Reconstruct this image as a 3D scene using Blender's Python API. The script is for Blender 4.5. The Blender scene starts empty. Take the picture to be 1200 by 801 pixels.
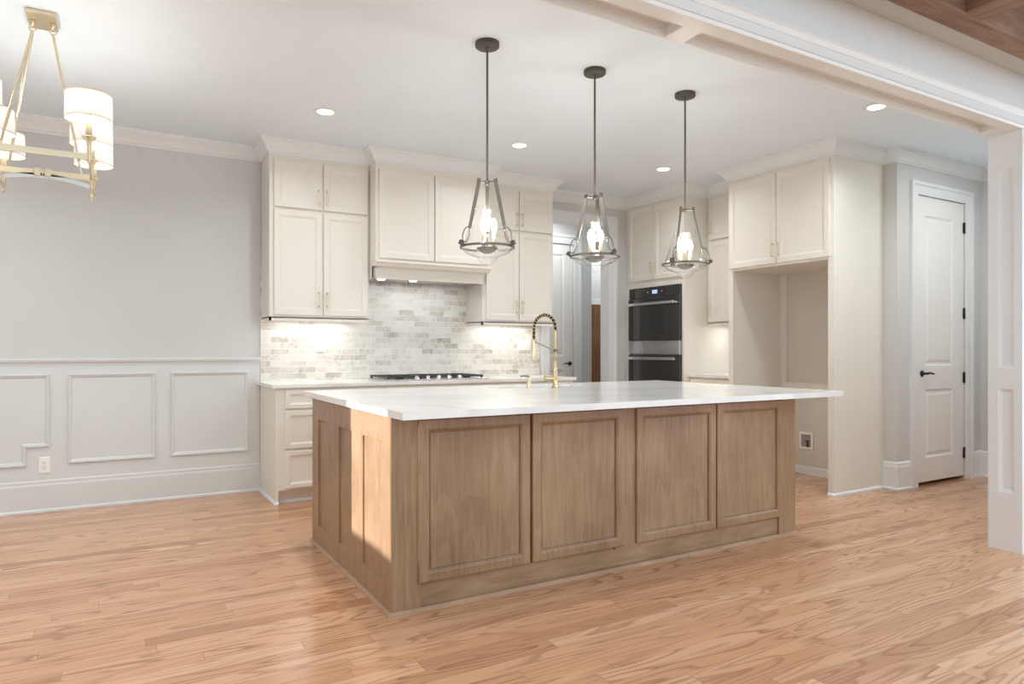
import bpy, bmesh, math, random
from math import sin, cos, pi, radians, tan
from mathutils import Vector
random.seed(4)
S = bpy.context.scene
COL = S.collection

# ------------------------------------------------------------------ camera, world, sun, exposure
W_, H_ = 1200, 801
FPX, YAW, HOR, CAMZ = 800.0, 30.25, 409.0, 1.18
cd = bpy.data.cameras.new('camera'); cam = bpy.data.objects.new('camera', cd); COL.objects.link(cam)
cam.location = (0, 0, CAMZ); cam.rotation_euler = (radians(90), 0, radians(-YAW))
cd.sensor_width = 36; cd.lens = 36*FPX/W_; cd.shift_y = (HOR-H_/2)/W_; cd.clip_start = .05
S.camera = cam
S.view_settings.view_transform = 'Standard'; S.view_settings.look = 'None'
S.view_settings.gamma = 1; S.view_settings.use_curve_mapping = False
S.view_settings.exposure = 0.19
wd = bpy.data.worlds.new('world'); S.world = wd; wd.use_nodes = True
bg = wd.node_tree.nodes['Background']; bg.inputs[0].default_value = (0.79, 0.91, 1, 1); bg.inputs[1].default_value = 1.85
SUN_EL = 16.0
sl = bpy.data.lights.new('sun', 'SUN'); sl.energy = 7.5; sl.angle = radians(0.8); sl.color = (.97, .98, 1)
so = bpy.data.objects.new('sun', sl); COL.objects.link(so); so.location = (-6, 3, 4)
so.rotation_euler = Vector((1, 0, -tan(radians(SUN_EL)))).to_track_quat('-Z', 'Y').to_euler()
CAN_W, PEND_W, STRIP_W, CHAND_W = 6.8, 6.0, 1.2, 2.2
try:
    S.cycles.max_bounces = 10; S.cycles.diffuse_bounces = 6; S.cycles.transparent_max_bounces = 12
    S.cycles.sample_clamp_indirect = 6; S.cycles.caustics_reflective = False; S.cycles.caustics_refractive = False
except Exception: pass

def area_light(name, loc, sx, sy, watts, color=(.96, .985, 1), parent=None, rot=(0, 0, 0), spread=180, shape='RECTANGLE'):
    l = bpy.data.lights.new(name, 'AREA'); l.shape = shape; l.size = sx; l.size_y = sy; l.energy = watts; l.color = color; l.spread = radians(spread)
    o = bpy.data.objects.new(name, l); COL.objects.link(o); o.location = loc; o.rotation_euler = rot
    if parent: o.parent = parent
    return o

# ------------------------------------------------------------------ materials
class G:
    def __init__(s, name):
        s.m = bpy.data.materials.new(name); s.m.use_nodes = True; s.t = s.m.node_tree
        s.b = s.t.nodes['Principled BSDF']; s.out = s.t.nodes['Material Output']
    def n(s, typ, ins=None, **kw):
        d = s.t.nodes.new(typ)
        for k, v in kw.items(): setattr(d, k, v)
        for k, v in (ins or {}).items(): s.set(d.inputs[k], v)
        return d
    def set(s, sock, v):
        if isinstance(v, bpy.types.NodeSocket): s.t.links.new(v, sock)
        else: sock.default_value = v
    def m_(s, op, a, b=0.0, c=0.0):
        return s.n('ShaderNodeMath', {0: a, 1: b, 2: c}, operation=op).outputs[0]
    def mix(s, f, a, b, bt='MIX'):
        d = s.n('ShaderNodeMix', data_type='RGBA', blend_type=bt)
        s.set(d.inputs[0], f); s.set(d.inputs[6], a); s.set(d.inputs[7], b); return d.outputs[2]
    def ramp(s, f, stops):
        d = s.n('ShaderNodeValToRGB', {0: f}); e = d.color_ramp.elements
        while len(e) < len(stops): e.new(.5)
        for x, (p, c) in zip(e, stops): x.position = p; x.color = c if len(c) == 4 else (*c, 1)
        return d.outputs[0]
    def noise(s, vec, scale, detail=3, rough=.5, dist=0):
        return s.n('ShaderNodeTexNoise', {'Vector': vec, 'Scale': scale, 'Detail': detail, 'Roughness': rough, 'Distortion': dist}).outputs[0]
    def xyz(s, x, y, z): return s.n('ShaderNodeCombineXYZ', {0: x, 1: y, 2: z}).outputs[0]
    def obj(s):
        o = s.n('ShaderNodeTexCoord').outputs['Object']; q = s.n('ShaderNodeSeparateXYZ', {0: o}).outputs
        return o, q[0], q[1], q[2]
    def p(s, **kw):
        for k, v in kw.items(): s.set(s.b.inputs[k.replace('_', ' ')], v)
        return s
    def bump(s, h, st, dist=.002):
        s.set(s.b.inputs['Normal'], s.n('ShaderNodeBump', {'Height': h, 'Strength': st, 'Distance': dist}).outputs[0])

def srgb(r, g, b):
    f = lambda c: (c/255/12.92) if c/255 <= .04045 else ((c/255+.055)/1.055)**2.4
    return (f(r), f(g), f(b), 1)

def paint(name, c, rough=.5, amp=.03, bump=.05, spec=.4):
    g = G(name); o, x, y, z = g.obj(); n = g.noise(o, 3.0, 4)
    c = Vector(c[:3]); lo = (*(c*(1-amp)), 1); hi = (*(c*(1+amp)), 1)
    g.p(Base_Color=g.mix(n, lo, hi), Roughness=rough); g.b.inputs['Specular IOR Level'].default_value = spec
    if bump: g.bump(g.noise(o, 180, 2), bump, .001)
    return g.m
def metal(name, c, rough=.3, aniso=0):
    g = G(name); o, x, y, z = g.obj(); n = g.noise(o, 12, 2)
    g.p(Base_Color=c, Metallic=1.0, Roughness=g.m_('MULTIPLY_ADD', n, .06, rough-.03)); return g.m
def emit(name, c, st, base=(.9, .9, .9, 1)):
    g = G(name); g.p(Base_Color=base, Emission_Color=c, Emission_Strength=st, Roughness=.5); return g.m
def thin_glass(name, ior=1.5, tint=(1, 1, 1, 1)):
    g = G(name); w = g.n('ShaderNodeLayerWeight', {'Blend': .5}).outputs['Facing']
    f = g.m_('MULTIPLY_ADD', g.m_('POWER', w, 3.0), .8, .05)
    t = g.n('ShaderNodeBsdfTransparent', {0: tint}).outputs[0]; gl = g.n('ShaderNodeBsdfGlossy', {'Roughness': .02}).outputs[0]
    mx = g.n('ShaderNodeMixShader', {0: f, 1: t, 2: gl}).outputs[0]; g.t.links.new(mx, g.out.inputs[0]); return g.m

def wood(name, dark, mid, light, axis='z', rough=.4, scale=1.0, knots=0.0):
    g = G(name); o, x, y, z = g.obj()
    k = {'x': (1.1, 16, 16), 'y': (16, 1.1, 16), 'z': (16, 16, 1.1)}[axis]
    v = g.xyz(g.m_('MULTIPLY', x, k[0]*scale), g.m_('MULTIPLY', y, k[1]*scale), g.m_('MULTIPLY', z, k[2]*scale))
    fine = g.noise(v, 3.2, 6, .6, .6); blotch = g.noise(o, 2.6, 3, .5)
    k2 = {'x': (.8, 5, 5), 'y': (5, .8, 5), 'z': (5, 5, .8)}[axis]
    v2 = g.xyz(g.m_('MULTIPLY', x, k2[0]*scale), g.m_('MULTIPLY', y, k2[1]*scale), g.m_('MULTIPLY', z, k2[2]*scale))
    rings = g.m_('FRACT', g.m_('MULTIPLY', g.noise(v2, 1.1, 1, .4), 9.0))
    t = g.m_('ADD', g.m_('MULTIPLY', fine, .45), g.m_('ADD', g.m_('MULTIPLY', blotch, .50), g.m_('MULTIPLY', rings, .07)))
    col = g.ramp(t, [(.30, dark), (.52, mid), (.74, light)])
    g.p(Base_Color=col, Roughness=rough); g.bump(fine, .06, .001); return g.m

M = {}
M['wall'] = paint('grey_wall_paint', srgb(207, 208, 206), .6)
M['wainscot'] = paint('pale_grey_trim_paint', srgb(214, 217, 216), .4)
M['ceil'] = paint('ceiling_paint', srgb(227, 238, 246), .7)
M['trim'] = paint('white_trim_paint', srgb(228, 231, 232), .32)
M['door'] = paint('white_door_paint', srgb(232, 231, 228), .3)
M['cab'] = paint('cream_cabinet_paint', srgb(227, 223, 214), .3, .015, .02)
M['cabbase'] = paint('cream_base_cabinet_paint', srgb(232, 229, 218), .3, .015, .02)
M['alcove'] = paint('alcove_taupe_paint', srgb(212, 207, 196), .5)
M['island'] = wood('island_stained_wood', srgb(126, 98, 72), srgb(155, 125, 96), srgb(178, 148, 119), 'z', .38)
M['islandx'] = wood('island_stained_wood_long', srgb(126, 98, 72), srgb(155, 125, 96), srgb(178, 148, 119), 'x', .38)
M['shoe'] = wood('island_shoe_wood', srgb(142, 110, 84), srgb(168, 136, 108), srgb(188, 156, 126), 'x', .4)
M['coffer'] = wood('coffer_wood', srgb(96, 74, 58), srgb(142, 114, 92), srgb(176, 148, 122), 'x', .6)
M['coffery'] = wood('coffer_wood_cross', srgb(96, 74, 58), srgb(142, 114, 92), srgb(176, 148, 122), 'y', .6)
M['plank'] = wood('plank_wood', srgb(96, 62, 38), srgb(134, 94, 62), srgb(160, 118, 82), 'z', .6)
M['steel'] = metal('stainless_steel', (.62, .61, .60, 1), .28)
M['steeld'] = metal('dark_steel', (.30, .29, .28, 1), .35)
M['chrome'] = metal('polished_steel', (.80, .79, .77, 1), .14)
M['bronze'] = paint('bronze_grey_metal', srgb(84, 79, 73), .45, .03, 0)
M['nickel'] = metal('brushed_nickel', (.22, .205, .18, 1), .36)
M['gold'] = metal('brushed_gold', (.66, .54, .32, 1), .28)
M['champ'] = metal('champagne_gold', (.74, .64, .46, 1), .32)
M['pullgold'] = metal('pale_gold_pull', (.83, .72, .46, 1), .28)
M['black'] = paint('black_metal', srgb(30, 29, 30), .4, .1, 0)
M['iron'] = paint('cast_iron', srgb(60, 60, 62), .5, .15, .1)
M['ivory'] = paint('ivory_sleeve', srgb(238, 222, 188), .5, .03, 0)
M['white_plastic'] = paint('white_plastic', srgb(240, 239, 235), .35, .01, 0)
M['grey_plastic'] = paint('grey_box_plastic', srgb(150, 148, 142), .5, .05, 0)
M['dark'] = paint('slot_dark', srgb(70, 66, 62), .6, .05, 0)
M['glass'] = thin_glass('clear_glass', 1.55)
g = G('oven_black_glass'); o, x, y, z = g.obj()
g.p(Base_Color=g.mix(g.noise(o, 2, 2), (.022, .022, .024, 1), (.034, .032, .030, 1)), Roughness=.07, IOR=1.75); M['ovglass'] = g.m
M['display'] = emit('oven_display', (.55, .75, 1, 1), .8, (.02, .03, .05, 1))
M['bulb'] = emit('bulb_glow', (1, .88, .68, 1), 9)
M['canglow'] = emit('can_lens_glow', (1, .95, .88, 1), 7)
M['shade'] = emit('linen_shade_glow', (1, .97, .92, 1), .42, (.85, .84, .8, 1))
M['strip'] = emit('strip_glow', (1, .96, .9, 1), 3)
# quartz
g = G('white_quartz'); o, x, y, z = g.obj(); n = g.noise(o, 2.2, 6, .6, 1.2)
g.p(Base_Color=g.ramp(n, [(.42, srgb(232, 231, 229)), (.5, srgb(240, 239, 237)), (.62, srgb(243, 242, 240))]), Roughness=.13); M['quartz'] = g.m
# oak floor
g = G('oak_plank_floor'); o, x, y, z = g.obj()
w, L = .083, 1.25
ys = g.m_('DIVIDE', y, w); row = g.m_('FLOOR', ys); fy = g.m_('FRACT', ys)
rr = g.n('ShaderNodeTexWhiteNoise', {'W': row}, noise_dimensions='1D').outputs[0]
xs = g.m_('ADD', g.m_('DIVIDE', x, L), g.m_('MULTIPLY', rr, 11.3)); colm = g.m_('FLOOR', xs); fx = g.m_('FRACT', xs)
idn = g.n('ShaderNodeTexWhiteNoise', {'Vector': g.xyz(row, colm, 3.1)}, noise_dimensions='3D'); ident = idn.outputs[0]
off = g.m_('MULTIPLY', ident, 37.0); id2 = g.n('ShaderNodeSeparateColor', {0: idn.outputs[1]}).outputs[2]
gv = g.xyz(g.m_('ADD', g.m_('MULTIPLY', x, .85), off), g.m_('MULTIPLY', y, 7.5), off)
nn = g.noise(gv, 1.35, 1.3, .4, .15)
ring = g.m_('FRACT', g.m_('MULTIPLY', nn, 9.5))      # sawtooth contour lines: cathedral figure
ringd = g.m_('MINIMUM', g.m_('MULTIPLY', ring, 2.6), g.m_('MULTIPLY', g.m_('SUBTRACT', 1.0, ring), 9.0))
ringd = g.m_('MINIMUM', ringd, 1.0)
fine = g.noise(g.xyz(g.m_('ADD', g.m_('MULTIPLY', x, 4.0), off), g.m_('MULTIPLY', y, 120.0), off), 1.6, 4, .65)
tone = g.noise(g.xyz(g.m_('MULTIPLY', x, .8), g.m_('MULTIPLY', y, 2.0), off), 1.0, 2)
base = g.ramp(ident, [(0, srgb(172, 122, 86)), (.12, srgb(194, 145, 109)), (.6, srgb(205, 158, 121)), (1, srgb(214, 171, 137))])
c1 = g.mix(g.m_('MULTIPLY', g.m_('SUBTRACT', 1.0, ringd), g.m_('MULTIPLY', g.m_('MULTIPLY_ADD', fine, 1.0, .25), g.m_('MULTIPLY_ADD', id2, .65, .40))), base, srgb(126, 80, 48))
c2 = g.mix(g.m_('MULTIPLY', g.m_('SUBTRACT', g.m_('MULTIPLY', fine, 1.6), .55), .30), c1, srgb(164, 118, 86))
c3 = g.mix(g.m_('MULTIPLY', tone, .12), c2, srgb(226, 190, 160))
seam = g.m_('MAXIMUM', g.m_('LESS_THAN', fy, .018), g.m_('LESS_THAN', fx, .0018))
c4 = g.mix(g.m_('MULTIPLY', seam, .55), c3, srgb(120, 80, 55))
g.p(Base_Color=c4, Roughness=g.m_('MULTIPLY_ADD', fine, .10, .16)); g.b.inputs['Specular IOR Level'].default_value = .5
g.bump(g.m_('ADD', g.m_('MULTIPLY', fine, .25), g.m_('MULTIPLY', seam, -1.0)), .12, .002); M['floor'] = g.m
# marble brick tile
g = G('marble_brick_tile'); o, x, y, z = g.obj()
v = g.xyz(x, z, 0.0)
br = g.n('ShaderNodeTexBrick', {'Vector': v, 'Color1': (0, 0, 0, 1), 'Color2': (1, 1, 1, 1), 'Mortar': (.5, .5, .5, 1), 'Scale': 1.0,
     'Mortar Size': .0016, 'Mortar Smooth': .2, 'Bias': 0.0, 'Brick Width': .152, 'Row Height': .0515}, offset=.5)
cell = g.n('ShaderNodeSeparateColor', {0: br.outputs[0]}).outputs[0]; mort = br.outputs[1]
vein = g.noise(g.xyz(x, g.m_('MULTIPLY', cell, 9.0), z), 13, 5, .62, 1.0)
tt = g.m_('ADD', g.m_('MULTIPLY', cell, .32), g.m_('MULTIPLY', vein, .68))
tc = g.ramp(tt, [(.24, srgb(172, 164, 152)), (.38, srgb(208, 201, 190)), (.52, srgb(227, 222, 213)), (.75, srgb(238, 234, 228))])
g.p(Base_Color=g.mix(mort, tc, srgb(243, 241, 237)), Roughness=g.m_('MULTIPLY_ADD', mort, .4, .22)); g.bump(g.m_('SUBTRACT', 1.0, mort), .35, .002); M['tile'] = g.m

# ------------------------------------------------------------------ mesh helpers
FM = {'S': lambda p: lambda u, v, n: (u, p-n, v), 'N': lambda p: lambda u, v, n: (-u, p+n, v),
      'W': lambda p: lambda u, v, n: (p-n, -u, v), 'E': lambda p: lambda u, v, n: (p+n, u, v),
      'D': lambda p: lambda u, v, n: (u, -v, p-n), 'U': lambda p: lambda u, v, n: (u, v, p+n)}
def uvr(face, a0, a1):    # world range along the face -> u range
    return (-a1, -a0) if face in 'NW' else (a0, a1)

class MB:
    def __init__(s): s.v = []; s.f = []; s.sm = []
    def add(s, vs, fs, smooth=False):
        b = len(s.v); s.v += [tuple(q) for q in vs]; s.f += [[b+i for i in f] for f in fs]; s.sm += [smooth]*len(fs); return s
    def box(s, x0, x1, y0, y1, z0, z1, c=0.0):
        if c <= 0:
            vs = [(x, y, z) for z in (z0, z1) for y in (y0, y1) for x in (x0, x1)]
            return s.add(vs, [(0, 2, 3, 1), (4, 5, 7, 6), (0, 1, 5, 4), (2, 6, 7, 3), (0, 4, 6, 2), (1, 3, 7, 5)])
        bm = bmesh.new()
        bmesh.ops.create_cube(bm, size=1)
        for q in bm.verts: q.co = ((x0+x1)/2+q.co.x*(x1-x0), (y0+y1)/2+q.co.y*(y1-y0), (z0+z1)/2+q.co.z*(z1-z0))
        bmesh.ops.bevel(bm, geom=list(bm.edges), offset=c, segments=2, profile=.5, affect='EDGES')
        bm.verts.index_update()
        s.add([q.co[:] for q in bm.verts], [[q.index for q in f.verts] for f in bm.faces]); bm.free(); return s
    def loops(s, face, plane, u0, u1, v0, v1, prof, closed_back=True):
        """nested rectangles: prof = [(inset, height)...]"""
        mp = FM[face](plane); vs = []; fs = []
        for ins, h in prof:
            vs += [mp(u0+ins, v0+ins, h), mp(u1-ins, v0+ins, h), mp(u1-ins, v1-ins, h), mp(u0+ins, v1-ins, h)]
        for k in range(len(prof)-1):
            a, b = 4*k, 4*k+4
            for i in range(4): j = (i+1) % 4; fs.append((a+i, a+j, b+j, b+i))
        e = 4*(len(prof)-1); fs.append((e, e+1, e+2, e+3))
        if closed_back: fs.append((3, 2, 1, 0))
        return s.add(vs, fs)
    def slab(s, face, plane, u0, u1, v0, v1, th, panels, pprof):
        """slab of thickness th whose front carries sunk panels (u0,u1,v0,v1)"""
        mp = FM[face](plane)
        us = sorted({u0, u1, *[q for p in panels for q in p[:2]]}); vv = sorted({v0, v1, *[q for p in panels for q in p[2:]]})
        for a, b in zip(us, us[1:]):
            for c, d in zip(vv, vv[1:]):
                mu, mv = (a+b)/2, (c+d)/2
                if any(p[0] < mu < p[1] and p[2] < mv < p[3] for p in panels): continue
                s.add([mp(a, c, th), mp(b, c, th), mp(b, d, th), mp(a, d, th)], [(0, 1, 2, 3)])
        s.add([mp(u0, v0, 0), mp(u1, v0, 0), mp(u1, v1, 0), mp(u0, v1, 0), mp(u0, v0, th), mp(u1, v0, th), mp(u1, v1, th), mp(u0, v1, th)],
              [(3, 2, 1, 0), (0, 1, 5, 4), (1, 2, 6, 5), (2, 3, 7, 6), (3, 0, 4, 7)])
        for p in panels: s.loops(face, plane, *p, [(i, th+h) for i, h in pprof], closed_back=False)
        return s
    def prism(s, pts, axis, a0, a1):
        """polygon extruded along an axis; pts are the two other coordinates in xyz order"""
        def P(q, a): return {'x': (a, q[0], q[1]), 'y': (q[0], a, q[1]), 'z': (q[0], q[1], a)}[axis]
        n = len(pts); vs = [P(q, a0) for q in pts]+[P(q, a1) for q in pts]
        return s.add(vs, [[i, (i+1) % n, n+(i+1) % n, n+i] for i in range(n)]+[list(range(n))[::-1], list(range(n, 2*n))])
    def sweep(s, path, prof, closed=False):
        """profile (offset to the right of travel, z) along a 2D path with mitres"""
        n = len(path); vs = []; m = len(prof)
        P = [Vector(p) for p in path]
        def nr(a, b): d = (b-a).normalized(); return Vector((d.y, -d.x))
        for i in range(n):
            if closed: n1, n2 = nr(P[i-1], P[i]), nr(P[i], P[(i+1) % n])
            else: n1 = nr(P[max(i-1, 0)], P[max(i-1, 0)+1]); n2 = nr(P[min(i, n-2)], P[min(i, n-2)+1])
            mt = (n1+n2)/(1+n1.dot(n2))
            vs += [(P[i].x+mt.x*o, P[i].y+mt.y*o, z) for o, z in prof]
        fs = []
        for i in range(n if closed else n-1):
            a, b = i*m, ((i+1) % n)*m
            for k in range(m): l = (k+1) % m; fs.append((a+k, a+l, b+l, b+k))
        if not closed: fs += [list(range(m))[::-1], list(range((n-1)*m, n*m))]
        return s.add(vs, fs)
    def frame3(s, face, plane, loop, prof):
        """moulding along a closed loop of (u,v) on a face; prof = (inset, height)"""
        mp = FM[face](plane); P = [Vector(p) for p in loop]; n = len(P); m = len(prof); vs = []
        for i in range(n):
            d1 = (P[i]-P[i-1]).normalized(); d2 = (P[(i+1) % n]-P[i]).normalized()
            n1, n2 = Vector((-d1.y, d1.x)), Vector((-d2.y, d2.x)); mt = (n1+n2)/(1+n1.dot(n2))
            vs += [mp(P[i].x+mt.x*a, P[i].y+mt.y*a, h) for a, h in prof]
        fs = [(i*m+k, ((i+1) % n)*m+k, ((i+1) % n)*m+k+1, i*m+k+1) for i in range(n) for k in range(m-1)]
        return s.add(vs, fs)
    def lathe(s, prof, seg=28, c=(0, 0, 0), axis='z', cap=True):
        vs = []; m = len(prof)
        def Q(r, h, a):
            if axis == 'z': return (c[0]+r*cos(a), c[1]+r*sin(a), c[2]+h)
            if axis == 'y': return (c[0]+r*cos(a), c[1]+h, c[2]-r*sin(a))
            return (c[0]+h, c[1]+r*cos(a), c[2]+r*sin(a))
        for i in range(seg): vs += [Q(r, h, 2*pi*i/seg) for r, h in prof]
        fs = [(i*m+k, ((i+1) % seg)*m+k, ((i+1) % seg)*m+k+1, i*m+k+1) for i in range(seg) for k in range(m-1)]
        s.add(vs, fs, True)
        if cap:
            for k, rev in ((0, True), (m-1, False)):
                if prof[k][0] > 1e-6:
                    vv = [Q(prof[k][0], prof[k][1], 2*pi*i/seg) for i in range(seg)]
                    s.add(vv, [list(range(seg))[::-1] if rev else list(range(seg))])
        return s
    def tube(s, pts, r, seg=10, closed=False, flat=None):
        """round tube (or flat bar: flat=(half width along 'up', half thickness)) through 3D points"""
        P = [Vector(p) for p in pts]; n = len(P); vs = []
        up = Vector((0, 0, 1)); prev = None
        for i in range(n):
            a = P[i-1] if (i or closed) else P[0]; b = P[(i+1) % n] if (i < n-1 or closed) else P[-1]
            t = (b-a).normalized()
            ref = prev if prev is not None else (up if abs(t.z) < .9 else Vector((1, 0, 0)))
            sx = t.cross(ref)
            if sx.length < 1e-5: sx = t.cross(Vector((0, 1, 0)))
            sx.normalize(); sy = sx.cross(t).normalized(); prev = sy
            rr = r[i] if isinstance(r, (list, tuple)) else r
            if flat:
                hw, ht = flat
                vs += [P[i]+sx*ht*p+sy*hw*q for p, q in ((-1, -1), (1, -1), (1, 1), (-1, 1))]
            else: vs += [P[i]+sx*rr*cos(2*pi*k/seg)+sy*rr*sin(2*pi*k/seg) for k in range(seg)]
        m = 4 if flat else seg
        fs = [(i*m+k, i*m+(k+1) % m, ((i+1) % n)*m+(k+1) % m, ((i+1) % n)*m+k) for i in range(n if closed else n-1) for k in range(m)]
        s.add(vs, fs, not flat)
        if not closed: s.add(vs[:m], [list(range(m))[::-1]]); s.add(vs[-m:], [list(range(m))])
        return s
    def build(s, name, mat, parent=None, off=(0, 0, 0)):
        me = bpy.data.meshes.new(name)
        me.from_pydata([(a-off[0], b-off[1], c-off[2]) for a, b, c in s.v], [], s.f)
        me.polygons.foreach_set('use_smooth', s.sm)
        bm = bmesh.new(); bm.from_mesh(me); bmesh.ops.recalc_face_normals(bm, faces=bm.faces); bm.to_mesh(me); bm.free()
        me.materials.append(mat if not isinstance(mat, str) else M[mat]); me.update()
        o = bpy.data.objects.new(name, me); COL.objects.link(o)
        if parent: o.parent = parent
        return o

def thing(name, label, cat, loc=(0, 0, 0), group=None, rz=0):
    o = bpy.data.objects.new(name, None); COL.objects.link(o); o.location = loc; o.rotation_euler.z = rz
    o.empty_display_size = .1; o['label'] = label; o['category'] = cat
    if group: o['group'] = group
    return o
def struct(name, mb, mat, label=None, parent=None):
    o = mb.build(name, mat, parent)
    if not parent:
        o['kind'] = 'structure'; o['category'] = name.split('_')[0]
        o['label'] = label or name
    return o
def copy_tree(o, parent=None):
    c = o.copy(); COL.objects.link(c)
    if parent: c.parent = parent
    for ch in list(o.children): copy_tree(ch, c)
    return c

# ------------------------------------------------------------------ the shell
ZC = 2.85; YB = 6.0; XR = 5.66; YH = 3.31; XH = 7.0; XL = -2.0; BY0, BY1, BZ = 1.914, 2.093, 2.447
CORN = 1.056
struct('floor', MB().box(-4, 8.4, -5, 9.2, -.1, 0), 'floor', 'warm oak strip plank floor with cathedral grain')
struct('ceiling', MB().box(XL-.1, 7.1, BY1-.02, 6.1, ZC, ZC+.15).box(3.3, 7.9, 6.1, 9.1, ZC, ZC+.15), 'ceil', 'smooth white kitchen ceiling')
struct('wall_back', MB().box(XL, 3.95, YB, YB+.14, 0, ZC).box(4.737, XR+.1, YB, YB+.14, 0, ZC).box(3.95, 4.737, YB, YB+.14, 2.54, ZC), 'wall', 'pale grey back wall behind the range cabinets')
# left wall with the window the sun comes through; front run lengthened to block sun
wz0, wz1 = 1.11, 1.81
lw = MB().box(XL-.1, XL, -5, 2.87, 0, ZC).box(XL-.1, XL, 3.46, 4.46, 0, ZC).box(XL-.1, XL, 5.26, YB+.14, 0, ZC).box(XL-.1, XL, 4.46, 5.26, 0, wz0).box(XL-.1, XL, 4.46, 5.26, 2.35, ZC).box(XL-.1, XL, 2.87, 3.46, 0, wz0).box(XL-.1, XL, 2.87, 3.46, wz1, ZC)
struct('wall_left', lw, 'wall', 'grey left wall with a small window')
wf = struct('window_1', MB().box(XL, XL+.06, 2.78, 3.55, wz0-.03, wz0).box(XL, XL+.018, 2.78, 2.868, wz0, wz1+.09).box(XL, XL+.018, 3.462, 3.55, wz0, wz1+.09).box(XL, XL+.018, 2.868, 3.462, wz1+.002, wz1+.09), 'trim', 'small window in the left wall')
struct('window_added_2', MB().box(XL, XL+.06, 4.37, 5.35, wz0-.03, wz0).box(XL, XL+.018, 4.37, 4.458, wz0, 2.44).box(XL, XL+.018, 5.262, 5.35, wz0, 2.44).box(XL, XL+.018, 4.458, 5.262, 2.352, 2.44), 'trim', 'added unseen taller window in the left wall, letting in sky light')  # added out of view so extra sky light reaches the island end
struct('wall_right', MB().box(XR, XR+.12, YH, YB+.14, 0, ZC), 'wall', 'grey right wall behind the ovens and refrigerator alcove')
hd = (5.953, 6.733, 2.512)
struct('wall_hall', MB().box(XR+.12, hd[0], YH, YH+.12, 0, ZC).box(hd[1], XH+.1, YH, YH+.12, 0, ZC).box(hd[0], hd[1], YH, YH+.12, hd[2], ZC), 'wall', 'grey hall wall around the white panel door')
struct('wall_side', MB().box(XH, XH+.1, BY0, YH, 0, ZC), 'wall', 'grey hall side wall right of the white door')
# wall end / jamb of the wide cased opening, with sunk panels facing the kitchen
cx = 4.515
u0, u1 = uvr('W', BY0, BY1)
cp = [(-2.040, -1.955, .34, .95), (-2.040, -1.955, 1.07, 2.24)]
struct('wall_front', MB().box(cx+.03, 7.1, BY0, BY1, 0, BZ+.4).slab('W', cx+.03, u0, u1, 0, BZ, .03, cp, [(0, 0), (.003, -.002), (.009, -.004), (.016, -.014), (.022, -.016)]), 'trim', 'white panelled wall end at the right of the wide opening')
# passage behind the back wall
PY = 7.14
struct('wall_passage', MB().box(3.3, 4.30, PY, PY+.12, 0, ZC).box(5.075, 5.36, PY, PY+.12, 0, ZC).box(4.30, 5.075, PY, PY+.12, 2.515, ZC).box(5.36, 6.3, PY, PY+.12, 2.5, ZC).box(6.3, 7.9, PY, PY+.12, 0, ZC)
       .box(3.2, 3.3, 6.14, 9.1, 0, ZC).box(XR+.1, XR+.2, 6.14, PY, 0, ZC), 'wall', 'grey passage wall seen through the cased opening')
struct('wall_far', MB().box(5.0, 7.9, 8.1, 8.2, 0, ZC).box(7.8, 7.9, 7.2, 8.1, 0, ZC), 'wall', 'grey far wall above the wood planks')

struct('wall_lightstop', MB().box(XR+.12, 7.2, 4.3, 4.4, 0, ZC).box(7.1, 7.2, YH, 4.3, 0, ZC).box(XR+.12, 7.2, YH+.12, 4.4, ZC, ZC+.1), 'wall', 'added unseen walls blocking light behind the hall door')  # added box behind the door; keeps sky light from leaking under it
# the wide opening's beam: soffit with sunk panels, bed moulding, plain frieze
bm_ = MB().box(XL, 7.1, BY0+.001, BY1, BZ+.05, ZC+.1)
sp = [(XL+.1, .1), (.2, 1.937), (2.034, 4.40)]
v0, v1 = -BY1, -BY0
bm_.slab('D', BZ+.05, XL, cx, v0, v1, .05, [(a, b, -2.086, -1.978) for a, b in sp], [(0, 0), (.004, -.003), (.004, -.034), (.010, -.036), (.010, -.044), (.016, -.045)])
struct('trim_1', bm_, 'trim', 'white beam over the wide opening with sunk panels underneath')
bed = [(0, BZ-.002), (.010, BZ-.002), (.014, BZ+.012), (.020, BZ+.014), (.020, BZ+.05), (.026, BZ+.053), (.032, BZ+.075), (.040, BZ+.082), (.040, BZ+.092), (0, BZ+.094)]
struct('trim_2', MB().sweep([(XL, BY0), (7.1, BY0)], bed), 'trim', 'stepped moulding along the lower edge of the beam')
# crown moulding: one run round walls and cabinet tops
AX0, AX1, AF = 1.067, 1.884, 5.66
HX0, HX1, HF = 1.888, 2.970, 5.50
BX0, BX1 = 2.974, 3.77
TX, TY0, TY1 = 4.99, 5.10, 5.955
SX = 5.33
FX, FY0, FY1 = 4.98, 3.425, 4.505
cr = [(0, ZC-.107), (.010, ZC-.107), (.012, ZC-.094), (.022, ZC-.088), (.030, ZC-.070), (.046, ZC-.048), (.064, ZC-.032), (.072, ZC-.026), (.074, ZC-.016), (.086, ZC-.014), (.088, ZC+.001), (0, ZC+.001)]
path = [(XL, YB), (AX0, YB), (AX0, AF), (HX0, AF), (HX0, HF), (HX1, HF), (HX1, AF), (BX1, AF), (BX1, YB), (TX, YB), (TX, TY0), (SX, TY0), (SX, FY1), (FX, FY1), (FX, FY0), (XR, FY0), (XR, YH), (XH, YH), (XH, BY1)]
struct('trim_3', MB().sweep(path, cr), 'trim', 'white crown moulding running round walls and cabinet tops')
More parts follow.
